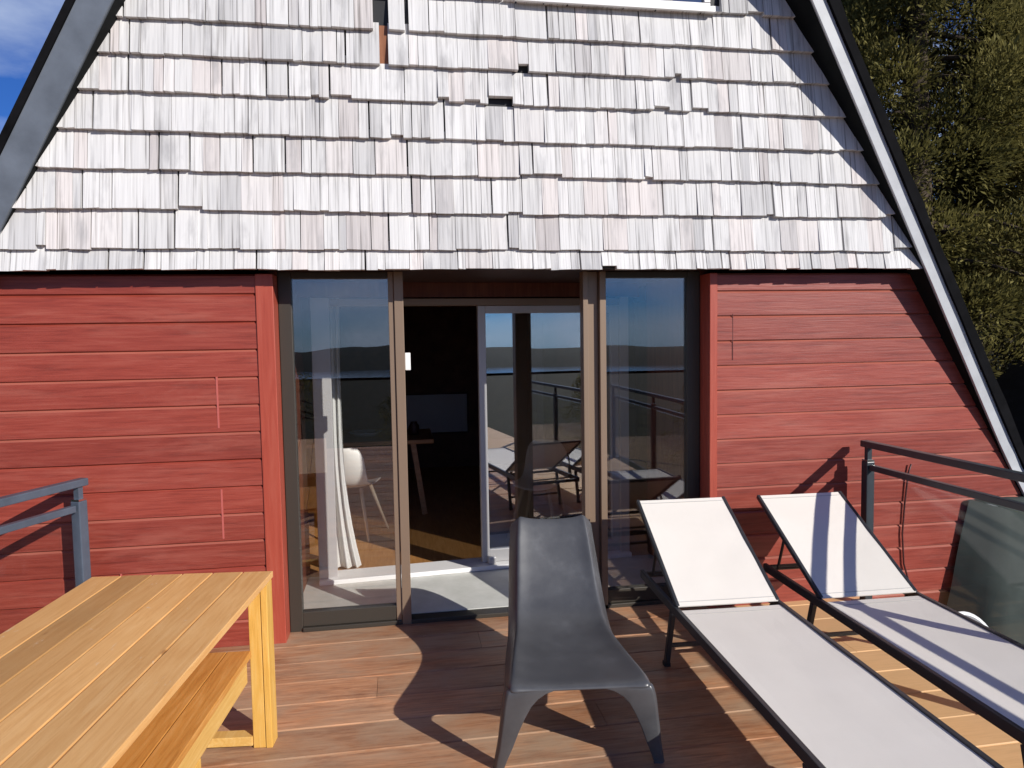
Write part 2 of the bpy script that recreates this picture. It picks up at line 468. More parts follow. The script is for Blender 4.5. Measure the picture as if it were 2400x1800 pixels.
# roof slabs, fascias and soffits
TH = .15
def roof(side):
    X = XR if side > 0 else XL
    s = side
    zb, za = -.35, AZ + .02
    Y1 = 7.2
    mb = MB(); n = 24
    zs = [zb + (za - zb) * i / n for i in range(n + 1)]
    ri = []
    for z in zs:
        i = len(mb.v)
        xi = X(z); xo = xi + s * TH; yf = YF(z, s)
        mb.v += [(xi, yf + .012, z), (xo, yf + .012, z), (xo, Y1, z), (xi, Y1, z)]; ri.append(i)
    for a, b in zip(ri, ri[1:]):
        for j in range(4):
            q = (a + j, a + (j + 1) % 4, b + (j + 1) % 4, b + j)
            mb.f.append(q if s > 0 else q[::-1]); mb.t.append((.5, .3))
    mb.f.append(tuple(ri[0] + j for j in range(4))); mb.t.append((.5, .3))
    mb.f.append(tuple(ri[-1] + j for j in range(4))); mb.t.append((.5, .3))
    r = mb.build('roof_panel', M['roof'], house)
    def strip(a, b, proud, name, m, jag=0.0, zb=zb):
        mb = MB(); ri = []
        nn = 40
        for i in range(nn + 1):
            z = zb + (za - zb) * i / nn
            xi = X(z) + s * (a + rnd.uniform(-jag, jag) * .3); xo = X(z) + s * (b + rnd.uniform(-jag, jag)); yf = YF(z, s)
            k = len(mb.v); mb.v += [(xi, yf - proud, z), (xo, yf - proud, z), (xo, yf + .011, z), (xi, yf + .011, z)]; ri.append(k)
        for p, q in zip(ri, ri[1:]):
            for j in range(4):
                f = (p + j, p + (j + 1) % 4, q + (j + 1) % 4, q + j); mb.f.append(f if s > 0 else f[::-1]); mb.t.append((.5, .3))
        mb.f.append(tuple(ri[0] + j for j in range(4))); mb.t.append((.5, .3))
        return mb.build(name, m, r)
    if s > 0:
        strip(.0, .086, .012, 'fascia_board', M['flashing'], .004, -.05)
        strip(.088, .155, .03, 'roof_edge_trim', M['roof'], .008)
    else:
        strip(.0, .160, .012, 'fascia_board', M['rake_grey'])
        strip(.162, .202, .022, 'roof_edge_trim', M['roof'])
    # soffit under the overhang
    mb = MB()
    for i in range(n):
        z0, z1 = zs[i], zs[i + 1]
        mb.face([(X(z0) - s * .004, YF(z0, s) + .004, z0), (X(z0) - s * .004, .02, z0), (X(z1) - s * .004, .02, z1), (X(z1) - s * .004, YF(z1, s) + .004, z1)])
    mb.build('soffit', M['soffit'], r)
roof(1); roof(-1)

# bay: floor, cheeks, lintel over the inner door, room
mb = MB(); mb.box(WLX, WRX, IY + .05, 1.02, -.02, .03); mb.build('tiled_sill_floor', M['tile'], house)
for x, w in ((WLX - .05, .05), (WRX, .05)):
    mb = MB(); mb.box(x, x + w, IY - .028, 1.10, -.02, 2.2); mb.build('bay_cheek', M['redbrown'], house)
mb = MB(); mb.box(WLX - .05, WRX + .05, GY + .004, 1.25, 2.126, 2.2); mb.build('bay_ceiling', M['darkwood'], house)
# outer glazing
def framebars(name, m, bars, parent, bevel=.003):
    mb = MB()
    for b in bars: mb.box(*b)
    return mb.build(name, m, parent, bevel=bevel)
fl = framebars('fixed_window', M['bronze_dark'], [
    (WLX + .002, WLX + .075, IY - .03, IY + .03, .0, 2.124), (WLX + .075, -.062, IY - .028, IY + .028, .028, .115), (WLX + .075, -.062, IY - .028, IY + .028, 2.085, 2.124)], house)
mb = MB(); mb.box(WLX + .073, -.06, IY - .004, IY + .004, .113, 2.087); mb.build('window_pane', M['glass'], fl)
fr = framebars('fixed_window', M['bronze_dark'], [
    (WRX - .085, WRX - .002, IY - .03, IY + .03, .0, 2.124), (1.268, WRX - .085, IY - .028, IY + .028, .028, .115), (1.268, WRX - .085, IY - .028, IY + .028, 2.085, 2.124)], house)
mb = MB(); mb.box(1.266, WRX - .083, IY - .004, IY + .004, .113, 2.087); mb.build('window_pane', M['glass'], fr)
po = framebars('door_post', M['bronze'], [(-.060, -.028, IY - .034, IY + .03, .0, 2.124), (-.026, .028, IY - .046, IY + .036, .0, 2.124)], house)
mb = MB(); mb.box(.029, .062, IY + .0, IY + .03, 1.54, 1.645); mb.build('latch', M['white'], po, bevel=.004)
framebars('door_post', M['bronze'], [(1.118, 1.150, IY - .045, IY + .035, .0, 2.124), (1.152, 1.222, IY - .008, IY + .03, .0, 2.124), (1.224, 1.264, IY - .045, IY + .035, .0, 2.124)], house)
framebars('door_sill', M['bronze_dark'], [(WLX + .076, WRX - .086, IY - .045, IY + .049, .0, .026)], house)

# inner sliding door, its wall turned a few degrees
inner = empty('sliding_door', (-.60, .905, .0), R(4.5)); inner.parent = house
mb = MB(); mb.box(0, .125, -.05, .05, .0, 2.02); mb.build('door_jamb', M['alu'], inner, bevel=.004)
mb = MB(); mb.box(.127, 2.25, -.045, .05, 1.962, 2.012); mb.build('door_head', M['bronze'], inner, bevel=.003)
mb = MB(); mb.box(2.252, 2.32, -.05, .05, .0, 2.02); mb.build('door_jamb', M['alu'], inner)
mb = MB(); mb.box(.0, 2.32, -.10, .12, .031, .065); mb.build('threshold', M['threshold'], inner, bevel=.006)
leaf = framebars('door_leaf', M['alu'], [
    (1.165, 1.222, -.022, .022, .068, 1.960), (2.19, 2.25, -.022, .022, .068, 1.960), (1.222, 2.19, -.021, .021, 1.905, 1.960), (1.222, 2.19, -.021, .021, .068, .16)], inner)
mb = MB(); mb.box(1.220, 2.192, -.004, .004, .158, 1.907); mb.build('door_pane', M['glass_door'], leaf)
mb = MB(); mb.box(1.20, 1.26, -.075, -.024, .066, .12); mb.build('door_guide', M['alu'], leaf, bevel=.01)
mb = MB(); mb.box(-.10, 2.42, -.03, .05, 2.022, 2.35); mb.build('door_lintel', M['redbrown'], inner)
# room
mb = MB(); mb.box(-2.4, 3.2, 1.02, 5.2, -.02, .028)
for i in range(0): pass
mb.build('room_floor', M['floor_in'], house)
mb = MB()
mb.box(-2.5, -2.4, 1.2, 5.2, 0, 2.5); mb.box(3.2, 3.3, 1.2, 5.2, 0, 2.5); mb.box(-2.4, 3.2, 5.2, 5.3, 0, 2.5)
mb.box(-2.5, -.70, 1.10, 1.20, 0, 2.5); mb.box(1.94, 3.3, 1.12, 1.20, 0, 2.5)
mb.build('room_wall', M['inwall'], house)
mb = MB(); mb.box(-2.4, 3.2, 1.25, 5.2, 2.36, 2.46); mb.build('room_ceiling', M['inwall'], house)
mb = MB(); mb.box(-3.2, 4.3, .04, 1.0, -.6, -.03); mb.build('foundation', M['stone'], house)

# ------------------------------------------------------------------ furniture in the room
def curtain(x0, x1, y, rz, label):
    mb = MB(); nx, nz = 40, 14; rows_ = []
    for k in range(nz + 1):
        t = k / nz; z = 2.25 - 2.2 * t; i = len(mb.v)
        for j in range(nx + 1):
            u = j / nx
            w = (x1 - x0) * (1 + .0 * t)
            flare = max(0, t - .55) / .45
            x = x0 + w * u + flare * flare * .11 * u
            ph = u * 21 + 2.2 * noise.noise(Vector((u * 2.3, t * .8, x0))) + .5 * math.sin(t * 3)
            yy = y + (.030 + .012 * noise.noise(Vector((u * 3, 1.7, x0)))) * math.sin(ph) * (.55 + .45 * t)
            x += .012 * noise.noise(Vector((u * 4, t * 2.5, 9 + x0)))
            mb.v.append((x, yy, z))
        rows_.append(i)
    for a, b in zip(rows_, rows_[1:]):
        for j in range(nx): mb.f.append((a + j, a + j + 1, b + j + 1, b + j)); mb.t.append((.5, .3))
    o = mb.build('curtain', M['curtain'], None, smooth=True)
    return tag(o, label, 'curtain')
curtain(-.555, -.43, 1.13, 0, 'white curtain gathered beside the open sliding door, its lower half in sunlight')
curtain(1.44, 1.60, 1.16, 0, 'pale curtain behind the right glass pane, dim under the reflections')

def shell_chair(loc, rz, label):
    t = empty('shell_chair', loc, rz); tag(t, label, 'chair', 'white shell chairs inside the house')
    return t
def make_shell_chair():
    t = empty('shell_chair', (0, 0, 0))
    # seat shell lofted as a bent sheet with upturned rim
    mb = MB(); prof = [(-.20, .435), (-.15, .455), (-.05, .445), (.08, .435), (.16, .46), (.20, .54), (.225, .64), (.24, .74), (.245, .80)]
    hw = [.17, .205, .215, .21, .21, .205, .195, .17, .11]
    rows_ = []
    for (y, z), w in zip(prof, hw):
        i = len(mb.v); back = max(0, (z - .5) / .3)
        for j in range(9):
            u = -1 + j / 4
            mb.v.append((u * w, y - .07 * u * u * min(1, back), z + .035 * u * u * (1 - min(1, back))))
        rows_.append(i)
    for a, b in zip(rows_, rows_[1:]):
        for j in range(8): mb.f.append((a + j, a + j + 1, b + j + 1, b + j)); mb.t.append((.5, .3))
    s = mb.build('seat_shell', M['fabric_shell'], t, smooth=True)
    so = s.modifiers.new('Solidify', 'SOLIDIFY'); so.thickness = .012
    sb = s.modifiers.new('Subsurf', 'SUBSURF'); sb.levels = sb.render_levels = 1
    for sx in (-1, 1):
        for sy in (-1, 1):
            mb = MB(); mb.tube([(sx * .11, sy * .10, .43), (sx * .22, sy * .22, .0)], [.017, .011], 8)
            mb.build('leg', M['legwood'], t, smooth=True)
    return t
c0 = make_shell_chair()
spots = [((-.43, 2.12, .028), R(160), 'white shell chair on wooden legs in the sun behind the left glass pane'),
         ((1.15, 1.72, .028), R(-30), 'pale shell chair behind the sliding glass leaf'),
         ]
for i, (loc, rz, lab) in enumerate(spots):
    o = c0 if i == 0 else copy_tree(c0)
    o.location = loc; o.rotation_euler = (0, 0, rz)
    tag(o, lab, 'chair', 'shell chairs inside the house')
t = empty('dining_table', (-.45, 3.05, .028)); tag(t, 'brown wooden dining table in the dim room', 'table')
mb = MB(); mb.box(-.85, .75, -.42, .42, .70, .74); mb.build('table_top', M['tablewood'], t, bevel=.006)
for sx in (-.75, .65):
    for sy in (-.34, .34):
        mb = MB(); mb.bar((sx * .85, sy * .85, .70), (sx, sy, 0), .05, .05, (0, 1, 0)); mb.build('leg', M['tablewood'], t)
mb = MB(); mb.lathe([(.05, 0), (.09, .006), (.16, .05), (.165, .05), (.10, .012), (.02, .010)], 24)
o = mb.build('serving_dish', M['dish'], None, smooth=True); o.location = (-.36, 3.0, .77); tag(o, 'shallow grey dish on the dining table', 'dish')
mb = MB(); mb.lathe([(.035, 0), (.055, .03), (.05, .09), (.03, .12), (.035, .13)], 16)
o = mb.build('small_vase', M['cable'], None, smooth=True); o.location = (.12, 3.0, .77); tag(o, 'small dark red vase on the dining table', 'vase')
t = empty('wall_panel', (.44, 5.18, .50)); tag(t, 'flat blue grey panel low on the dark back wall of the room', 'panel')
mb = MB(); mb.box(-.42, .42, -.02, .0, .0, .50); mb.build('panel_face', M['panel'], t)
mb = MB()
for b in ((-.44, .44, -.03, .0, -.02, -.001), (-.44, .44, -.03, 0, .501, .52), (-.44, -.421, -.03, 0, -.001, .501), (.421, .44, -.03, 0, -.001, .501)): mb.box(*b)
mb.build('panel_frame', M['darkwood'], t)

# ------------------------------------------------------------------ deck
mb = MB(); w = .222; y = .14; k = 0
while y > -7.0:
    cuts = [-4.2]
    x = -4.2 + rnd.uniform(.5, 2.4)
    while x < 2.7: cuts.append(x); x += rnd.uniform(1.8, 3.4)
    cuts.append(2.98)
    for a, b in zip(cuts, cuts[1:]):
        z = rnd.uniform(-.0015, .0015)
        y0, y1 = y - w + .0025, y - .0025
        i = len(mb.v); tone = rt(); ch = .004
        prof = [(y0, -.03), (y0, z - ch), (y0 + ch, z), (y1 - ch, z), (y1, z - ch), (y1, -.03)]
        for xx in (a + .001, b - .001):
            for (yy, zz) in prof: mb.v.append((xx, yy, zz))
        n = 6
        for j in range(n): mb.f.append((i + j, i + (j + 1) % n, i + n + (j + 1) % n, i + n + j)); mb.t.append(tone)
        mb.f.append(tuple(i + j for j in reversed(range(n)))); mb.t.append(tone)
        mb.f.append(tuple(i + n + j for j in range(n))); mb.t.append(tone)
    y -= w
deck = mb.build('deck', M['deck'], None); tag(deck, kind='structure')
mb = MB()
for x in (-4.0, -2.4, -.8, .8, 2.4, 2.9): mb.box(x - .04, x + .04, -6.9, .03, -.2, -.034)
for x in (-4.0, -.8, 2.9):
    for yy in (-6.7, -3.4): mb.box(x - .06, x + .06, yy - .06, yy + .06, -1.6, -.204)
mb.build('deck_frame', M['darkwood'], deck)

# ------------------------------------------------------------------ railings
def railing(name, base, d, length, ztop, z2, label, m_rail, m_post, posts):
    """d: direction the rails run from the end post"""
    t = empty(name, base); tag(t, label, 'railing')
    d = Vector((*d, 0)).normalized()
    P = lambda s, z: d * s + Vector((0, 0, z))
    mb = MB(); mb.bar(P(-.045, ztop), P(length, ztop), .052, .040); mb.build('top_rail', m_rail, t, bevel=.005)
    mb = MB(); mb.bar(P(.035, z2), P(length, z2), .036, .036); mb.build('middle_rail', m_rail, t, bevel=.004)
    for s in posts:
        mb = MB(); mb.bar(P(s, 0), P(s, z2 + .035), .055, .055, d); po = mb.build('post', m_post, t, bevel=.005)
        mb = MB(); mb.bar(P(s, z2 + .036), P(s, ztop - .021), .03, .03, d); mb.build('spigot', m_post, po)
        mb = MB(); mb.bar(P(s, z2 + .036), P(s, z2 + .046), .05, .05, d); mb.build('clamp', M['chrome'], po)
        mb = MB(); mb.bar(P(s, 0.0), P(s, .010), .12, .12, d); mb.build('base_plate', m_post, po)
    for a, b in zip(posts, posts[1:]):
        mb = MB(); mb.bar(P(a + .05, (z2 - .03 + .08) / 2), P(b - .05, (z2 - .03 + .08) / 2), .010, z2 - .11); mb.build('glass_panel', M['glass_rail'], t)
    return t
railing('steel_railing', (2.885, -.14, 0), (.02, -1), 5.2, 1.022, .880, 'charcoal steel railing with glass infill along the right side of the deck by the loungers', M['rail'], M['rail'], [0, 1.7, 3.4, 5.1])
railing('steel_railing', (-1.69, -.14, 0), (-.37, -.93), 3.2, 1.0, .870, 'blue grey steel railing with glass infill behind the wooden table on the left', M['rail_pale'], M['rail_pale'], [0, 1.55, 3.1])

# ------------------------------------------------------------------ wooden table and bench
tb = empty('wooden_table', (-.567, -1.0, 0), R(-5.9))
tag(tb, 'honey coloured wooden plank table at the left edge of the deck', 'table')
W, LEN, H = .765, 1.95, .735
mb = MB(); n = 6; pw = W / n
for i in range(n):
    x1 = -i * pw; x0 = x1 - pw + .0055
    tone = [(.75, .3), (.62, .3), (.85, .4), (.55, .3), (.2, .3), (.7, .2)][i]
    mb.box(x0, x1, -LEN, 0, H - .028, H + rnd.uniform(-.001, .001), tone)
mb.build('table_top', M['table'], tb, bevel=.003)
mb = MB(); mb.box(-.19, -.165, -LEN + .11, -.085, H - .085, H - .030); mb.build('apron', M['table_edge'], tb, bevel=.003)
mb = MB(); mb.box(-W + .004, -W + .03, -LEN + .11, -.085, H - .105, H - .030); mb.build('apron', M['table_edge'], tb, bevel=.003)
for yy in (-.02, -LEN + .02):
    mb = MB(); s = 1 if yy > -1 else -1
    mb.box(-W + .085, -.085, min(yy, yy - .028 * s), max(yy, yy - .028 * s), H - .105, H - .030); mb.build('apron', M['table_edge'], tb, bevel=.003)
    for side in (0, 1):
        y0, y1 = (yy - .080, yy) if s > 0 else (yy, yy + .080)
        mb = MB()
        if side == 0:
            mb.box(-.028, -.001, y0, y1, 0, H - .03); mb.box(-.082, -.030, y0 + .004, y0 + .032, 0, H - .03); mb.box(-.060, -.030, y0 + .034, y1 - .01, 0.002, H - .03)
        else:
            mb.box(-W + .001, -W + .028, y0, y1, 0, H - .03); mb.box(-W + .030, -W + .082, y0 + .004, y0 + .032, 0, H - .03)
        mb.build('leg', M['table_leg'], tb, bevel=.003)
    mb = MB(); yc = yy - .05 * s
    mb.box(-W + .084, -.084, yc - .03, yc + .03, .012, .052); mb.build('stretcher', M['table_edge'], tb, bevel=.003)
bn = empty('wooden_bench', (-.655, -1.225, 0), R(-5.0)); tag(bn, 'orange wooden bench tucked under the plank table', 'bench')
mb = MB()
for i in range(3): mb.box(-.30 + i * .1 + .003, -.30 + (i + 1) * .1, -1.5, .11, .410, .438, rt())
mb.build('bench_seat', M['bench'], bn, bevel=.003)
mb = MB(); mb.box(-.028, -.004, -1.42, .06, .325, .408); mb.build('apron', M['table_edge'], bn, bevel=.003)
for yy in (-.52, -1.40):
    for xx in (-.296, -.062):
        mb = MB(); mb.box(xx, xx + .058, yy, yy + .06, 0, .324 if xx > -.1 else .408); mb.build('leg', M['table_leg'], bn, bevel=.003)

# ------------------------------------------------------------------ moulded grey chaise
ch = empty('plastic_lounge_chair', (.665, -1.50, 0), R(-6.4))
tag(ch, 'grey moulded plastic lounge chair with splayed front legs, facing the camera', 'lounge chair')
prof = [(-.016, .340, .276), (-.012, .355, .280), (.02, .366, .283), (.10, .362, .276), (.26, .345, .262), (.45, .33, .244), (.58, .332, .228), (.67, .35, .219),
        (.75, .40, .212), (.84, .50, .205), (.93, .615, .198), (1.00, .71, .190), (1.035, .755, .183), (1.05, .765, .178)]
us = [-1, -.93, -.75, -.4, 0, .4, .75, .93, 1]
mb = MB(); rows_ = []
for k, (y, z, w) in enumerate(prof):
    i = len(mb.v)
    if k < len(prof) - 1: d = Vector((0, prof[k + 1][0] - y, prof[k + 1][1] - z)).normalized()
    nrm = Vector((0, -d.z, d.y))
    sk = (.03, .05, .075, .10)[k] if k < 4 else (.10 if k < len(prof) - 2 else .06)
    pts = []
    # skirt left, sheet, skirt right
    pts.append(Vector((-w - .042 * min(1, k / 5), y, z)) - nrm * sk)
    for u in us:
        dip = -.022 * (1 - u * u) if 2 < k else -.006 * (1 - u * u)
        lift = .010 if abs(u) > .9 else 0
        pts.append(Vector((u * w, y, z)) + nrm * (dip + (lift if abs(u) == .93 else 0)))
    pts.append(Vector((w + .042 * min(1, k / 5), y, z)) - nrm * sk)
    mb.v += [tuple(p) for p in pts]; rows_.append(i)
m_ = len(us) + 2
for a, b in zip(rows_, rows_[1:]):
    for j in range(m_ - 1): mb.f.append((a + j, a + j + 1, b + j + 1, b + j)); mb.t.append((.5, .3))
s = mb.build('seat_shell', M['plastic'], ch, smooth=True)
so = s.modifiers.new('Solidify', 'SOLIDIFY'); so.thickness = .010; so.offset = -1
sb = s.modifiers.new('Subsurf', 'SUBSURF'); sb.levels = sb.render_levels = 2
def chaise_leg(sx, front):
    """tapered sheet leg: an outer flank and a front flank meeting at a rounded corner, wide at the top, narrow at the foot"""
    mb = MB(); rings = []
    if front: steps = [(.350, .286, -.006, .25, .24), (.343, .292, -.010, .20, .21), (.330, .297, -.013, .163, .18), (.31, .302, -.014, .136, .155), (.28, .307, -.013, .114, .14), (.23, .313, -.008, .094, .125), (.17, .321, .0, .077, .108), (.10, .330, .012, .062, .09), (.04, .341, .026, .050, .075), (.0, .348, .035, .044, .07)]
    else: steps = [(.36, .196, .72, .03, .12), (.31, .20, .75, .03, .12), (.25, .215, .79, .03, .11), (.15, .25, .83, .03, .085), (.06, .26, .86, .03, .07), (.0, .265, .88, .03, .06)]
    for (z, x, y, wx, wy) in steps:
        i = len(mb.v); t_ = .014
        # L-shaped section: inner toe, corner, rear toe
        if front: sec = [(x - wx, y), (x - .012, y - .002), (x, y + .012), (x - .006, y + wy), (x - t_ - .006, y + wy), (x - t_, y + t_ + .008), (x - t_ - .010, y + t_), (x - wx, y + t_)]
        else: sec = [(x - wx, y + .0), (x - .008, y), (x, y + .008), (x + .002, y + wy), (x - t_, y + wy), (x - t_, y + t_ + .01), (x - t_ - .006, y + t_), (x - wx, y + t_)]
        for q_, (px, py) in enumerate(sec): mb.v.append((sx * px, py, min(z, .292 if front else .36) - (.02 if front else 0) if q_ in (3, 4) and z > .25 else z))
        rings.append(i)
    n = 8
    for a, b in zip(rings, rings[1:]):
        for j in range(n):
            f = (a + j, a + (j + 1) % n, b + (j + 1) % n, b + j); mb.f.append(f if sx < 0 else f[::-1]); mb.t.append((.5, .3))
    mb.f.append(tuple(rings[-1] + j for j in range(n))); mb.t.append((.5, .3)); mb.f.append(tuple(rings[0] + j for j in range(n))); mb.t.append((.5, .3))
    o = mb.build('leg', M['plastic'], ch, smooth=True)
    b = o.modifiers.new('Bevel', 'BEVEL'); b.width = .004; b.segments = 2
    return o
for sx in (-1, 1):
    chaise_leg(sx, True); chaise_leg(sx, False)
mb = MB(); mb.lathe([(.0045, 0), (.0045, .003)], 10); o = mb.build('drain_hole', M['black'], ch); o.location = (.02, .585, .3125)

# ------------------------------------------------------------------ sling loungers
def make_lounger():
    t = empty('sun_lounger', (0, 0, 0))
    SZ, BZ, BY = .355, .745, .70
    sl = 1.50; hw = .262
    def sheet(p0, p1, sag, name):
        mb = MB(); n, m = 12, 10; rows_ = []
        p0, p1 = Vector(p0), Vector(p1)
        d = (p1 - p0).normalized(); nr = Vector((0, -d.z, d.y)) if d.y > 0 else Vector((0, d.z, -d.y))
        for k in range(n + 1):
            i = len(mb.v); t_ = k / n
            for j in range(m + 1):
                u = -1 + 2 * j / m
                mb.v.append(tuple(p0 + (p1 - p0) * t_ + Vector((u * hw, 0, 0)) - nr * (sag * (1 - u ** 2) + .0022 * noise.noise(Vector((u * 1.6, t_ * 5, 3.0 if d.z > .2 else 8.0)))) * 1.0 * min(1, 5 * t_ * (1 - t_) + .15)))
            rows_.append(i)
        for a, b in zip(rows_, rows_[1:]):
            for j in range(m): mb.f.append((a + j, a + j + 1, b + j + 1, b + j)); mb.t.append((.5, .3))
        o = mb.build(name, M['sling'], t, smooth=False)
        s = o.modifiers.new('Solidify', 'SOLIDIFY'); s.thickness = .006; s.offset = 0
        for f_ in (.035, .965):                                       # stitched hems
            c_ = p0 + (p1 - p0) * f_; q0 = c_ + nr * .0036
            hb = MB(); hb.bar(q0 + Vector((-hw, 0, 0)), q0 + Vector((hw, 0, 0)), .004, .0016, nr); hb.build('hem_seam', M['seam'], o)
        return o
    sheet((0, -sl, SZ), (0, -.012, SZ), .006, 'seat_sling')
    sheet((0, .014, SZ + .012), (0, BY, BZ), .005, 'backrest_sling')
    mb = MB()
    for sx in (-1, 1): mb.bar((sx * (hw + .009), -sl - .02, SZ - .012), (sx * (hw + .009), .60, SZ - .012), .022, .045)
    mb.bar((-hw, -sl - .012, SZ - .014), (hw, -sl - .012, SZ - .014), .022, .036); mb.bar((-hw, .59, SZ - .016), (hw, .59, SZ - .016), .022, .03)
    mb.bar((-hw, .0, SZ - .028), (hw, .0, SZ - .028), .022, .022)
    mb.build('seat_frame', M['frame'], t, bevel=.003)
    mb = MB()
    for sx in (-1, 1): mb.bar((sx * (hw + .001), .02, SZ + .008), (sx * (hw + .001), BY + .006, BZ - .002), .018, .026)
    mb.bar((-hw, BY, BZ - .012), (hw, BY, BZ - .012), .02, .02)
    br = mb.build('backrest_frame', M['frame'], t, bevel=.003)
    mb = MB()
    for sx in (-1, 1): mb.tube([(sx * (hw - .03), .44, .58), (sx * (hw - .03), .52, SZ)], .008, 8)
    mb.tube([(-hw + .03, .52, SZ), (hw - .03, .52, SZ)], .008, 8)
    mb.build('support_strut', M['frame'], br)
    for sx in (-1, 1):
        for yy, dy in ((.08, .08), (-1.22, -.08)):
            mb = MB(); mb.bar((sx * (hw + .006), yy, SZ - .036), (sx * (hw + .012), yy + dy, .006), .026, .030, (0, 1, 0))
            lg = mb.build('leg', M['frame'], t, bevel=.003)
            mb = MB(); mb.box(sx * (hw + .012) - .016, sx * (hw + .012) + .016, yy + dy - .018, yy + dy + .018, 0, .02); mb.build('foot_cap', M['black'], lg)
    for yy in (.16, -1.30):
        mb = MB(); mb.bar((-hw, yy - (.03 if yy > 0 else -.03), .12), (hw, yy - (.03 if yy > 0 else -.03), .12), .018, .018); mb.build('stretcher', M['frame'], t)
    return t
l1 = make_lounger()
l2 = copy_tree(l1)
for o, loc, rz, lab in ((l1, (1.602, -.872, 0), R(-2.6), 'off white sling lounger in full sun, nearer to the grey plastic chair'),
                        (l2, (2.36, -.905, 0), R(-1.6), 'off white sling lounger crossed by railing shadows, beside the right railing')):
    o.location = loc; o.rotation_euler = (0, 0, rz); tag(o, lab, 'sun lounger', 'sling loungers on the deck')

# ------------------------------------------------------------------ things beyond the right railing
t = empty('covered_heap', (3.42, 0, -.62)); tag(t, 'dark grey green tarpaulin draped over a heap against the house wall beyond the right railing', 'tarpaulin')
mb = MB(); nx, ny = 20, 12; g = {}
for i in range(nx + 1):
    for j in range(ny + 1):
        u, v = i / nx, j / ny
        zz = 1.22 * (1 - v); lean = .06 + .26 * v
        x0_ = .27 * (1 - v) ** 1.0
        x = x0_ + (1.5 - x0_) * u
        y = -.05 - lean * min(1, u * 7) + .02 * noise.noise(Vector((u * 4, v * 3, 7)))
        g[i, j] = len(mb.v); mb.v.append((x, y, zz + .03 * noise.noise(Vector((u * 6, 2, 2)))))
for i in range(nx):
    for j in range(ny): mb.f.append((g[i, j], g[i + 1, j], g[i + 1, j + 1], g[i, j + 1])[::-1]); mb.t.append((.5, .3))
top = [g[i, 0] for i in range(nx + 1)]; bk = []
for i in range(nx + 1): bk.append(len(mb.v)); mb.v.append((mb.v[top[i]][0], -.028, mb.v[top[i]][2]))
for i in range(nx): mb.f.append((top[i], top[i + 1], bk[i + 1], bk[i])); mb.t.append((.5, .3))
mb.build('tarpaulin', M['tarp'], t, smooth=True)
o = empty('round_disc', (3.14, -.70, -.06)); tag(o, 'pale grey round disc with a white rim leaning beside the dark tarpaulin', 'disc')
mb = MB(); mb.lathe([(.17, -.012), (.185, -.004), (.185, .012), (.165, .018), (.08, .03), (.01, .034)], 32); d = mb.build('disc_face', M['disc'], o, smooth=True); d.rotation_euler = (R(62), 0, R(12))
mb = MB(); mb.lathe([(.187, -.010), (.193, -.006), (.193, .012), (.187, .016)], 32); d2 = mb.build('disc_rim', M['white'], o, smooth=True); d2.rotation_euler = (R(62), 0, R(12))
mb = MB(); mb.tube([(3.27, -.035, .86), (3.255, -.03, .80), (3.235, -.028, .6), (3.222, -.028, .40), (3.235, -.03, .2), (3.29, -.035, .02), (3.36, -.04, -.1)], .006, 6)
o = mb.build('hanging_cable', M['cable'], None, smooth=True); tag(o, 'thin dark cable hanging down the red boards by the right railing', 'cable')

# ------------------------------------------------------------------ ground, water, hills
def gz(x, y):
    z = -.62
    if y < -7: z -= (-7 - y) * .22
    z = max(z, -72 - .002 * abs(y))
    if y > 4: z += (y - 4) * .10 + 0
    if x > 5: z += (x - 5) * .09 * min(1, max(0, (y + 6) / 6))
    z = min(z, 14)
    return z + .12 * noise.noise(Vector((x * .3, y * .3, 0)))
xs = sorted(set([round(x, 3) for x in [-4000, -2500, -1500, -900, -500, -300, -180, -110, -70, -45, -30] + [-20 + i for i in range(0, 51)] + [40, 60, 90, 140, 220, 350, 600, 1000, 1800, 2800, 4000]]))
ys = sorted(set([-4000, -3200, -2400, -1600, -1000, -600, -400, -330, -290, -260, -200, -170, -150, -120, -90, -60, -45, -35, -25] + [-18 + i for i in range(0, 45)] + [35, 50, 80, 130, 220, 400, 800, 1600, 3000]))
mb = MB(); idx = {}
for i, x in enumerate(xs):
    for j, y in enumerate(ys): idx[i, j] = len(mb.v); mb.v.append((x, y, gz(x, y)))
for i in range(len(xs) - 1):
    for j in range(len(ys) - 1): mb.f.append((idx[i, j], idx[i + 1, j], idx[i + 1, j + 1], idx[i, j + 1])); mb.t.append((.5, .3))
tag(mb.build('ground', M['ground'], None, smooth=True), kind='structure')
mb = MB(); mb.face([(-3500, -1800, -70), (3500, -1800, -70), (3500, -1400, -70), (-3500, -1400, -70)])
tag(mb.build('lake', M['water'], None), kind='structure')
mb = MB(); idx = {}; na, nb = 90, 8
for i in range(na + 1):
    a = R(-172 + 164 * i / na)
    for j in range(nb + 1):
        r = 1700 + 220 * j
        h = -74 + (math.sin(math.pi * min(1, j / nb * 1.0)) ** .8) * (38 + 44 * noise.noise(Vector((i * .16, 3.3, 0))) + 22 * noise.noise(Vector((i * .5, j * .6, 5))))
        idx[i, j] = len(mb.v); mb.v.append((r * math.cos(a), r * math.sin(a), h))
for i in range(na):
    for j in range(nb): mb.f.append((idx[i, j], idx[i, j + 1], idx[i + 1, j + 1], idx[i + 1, j])); mb.t.append((.5, .3))
tag(mb.build('hills', M['hill'], None, smooth=True), kind='structure')

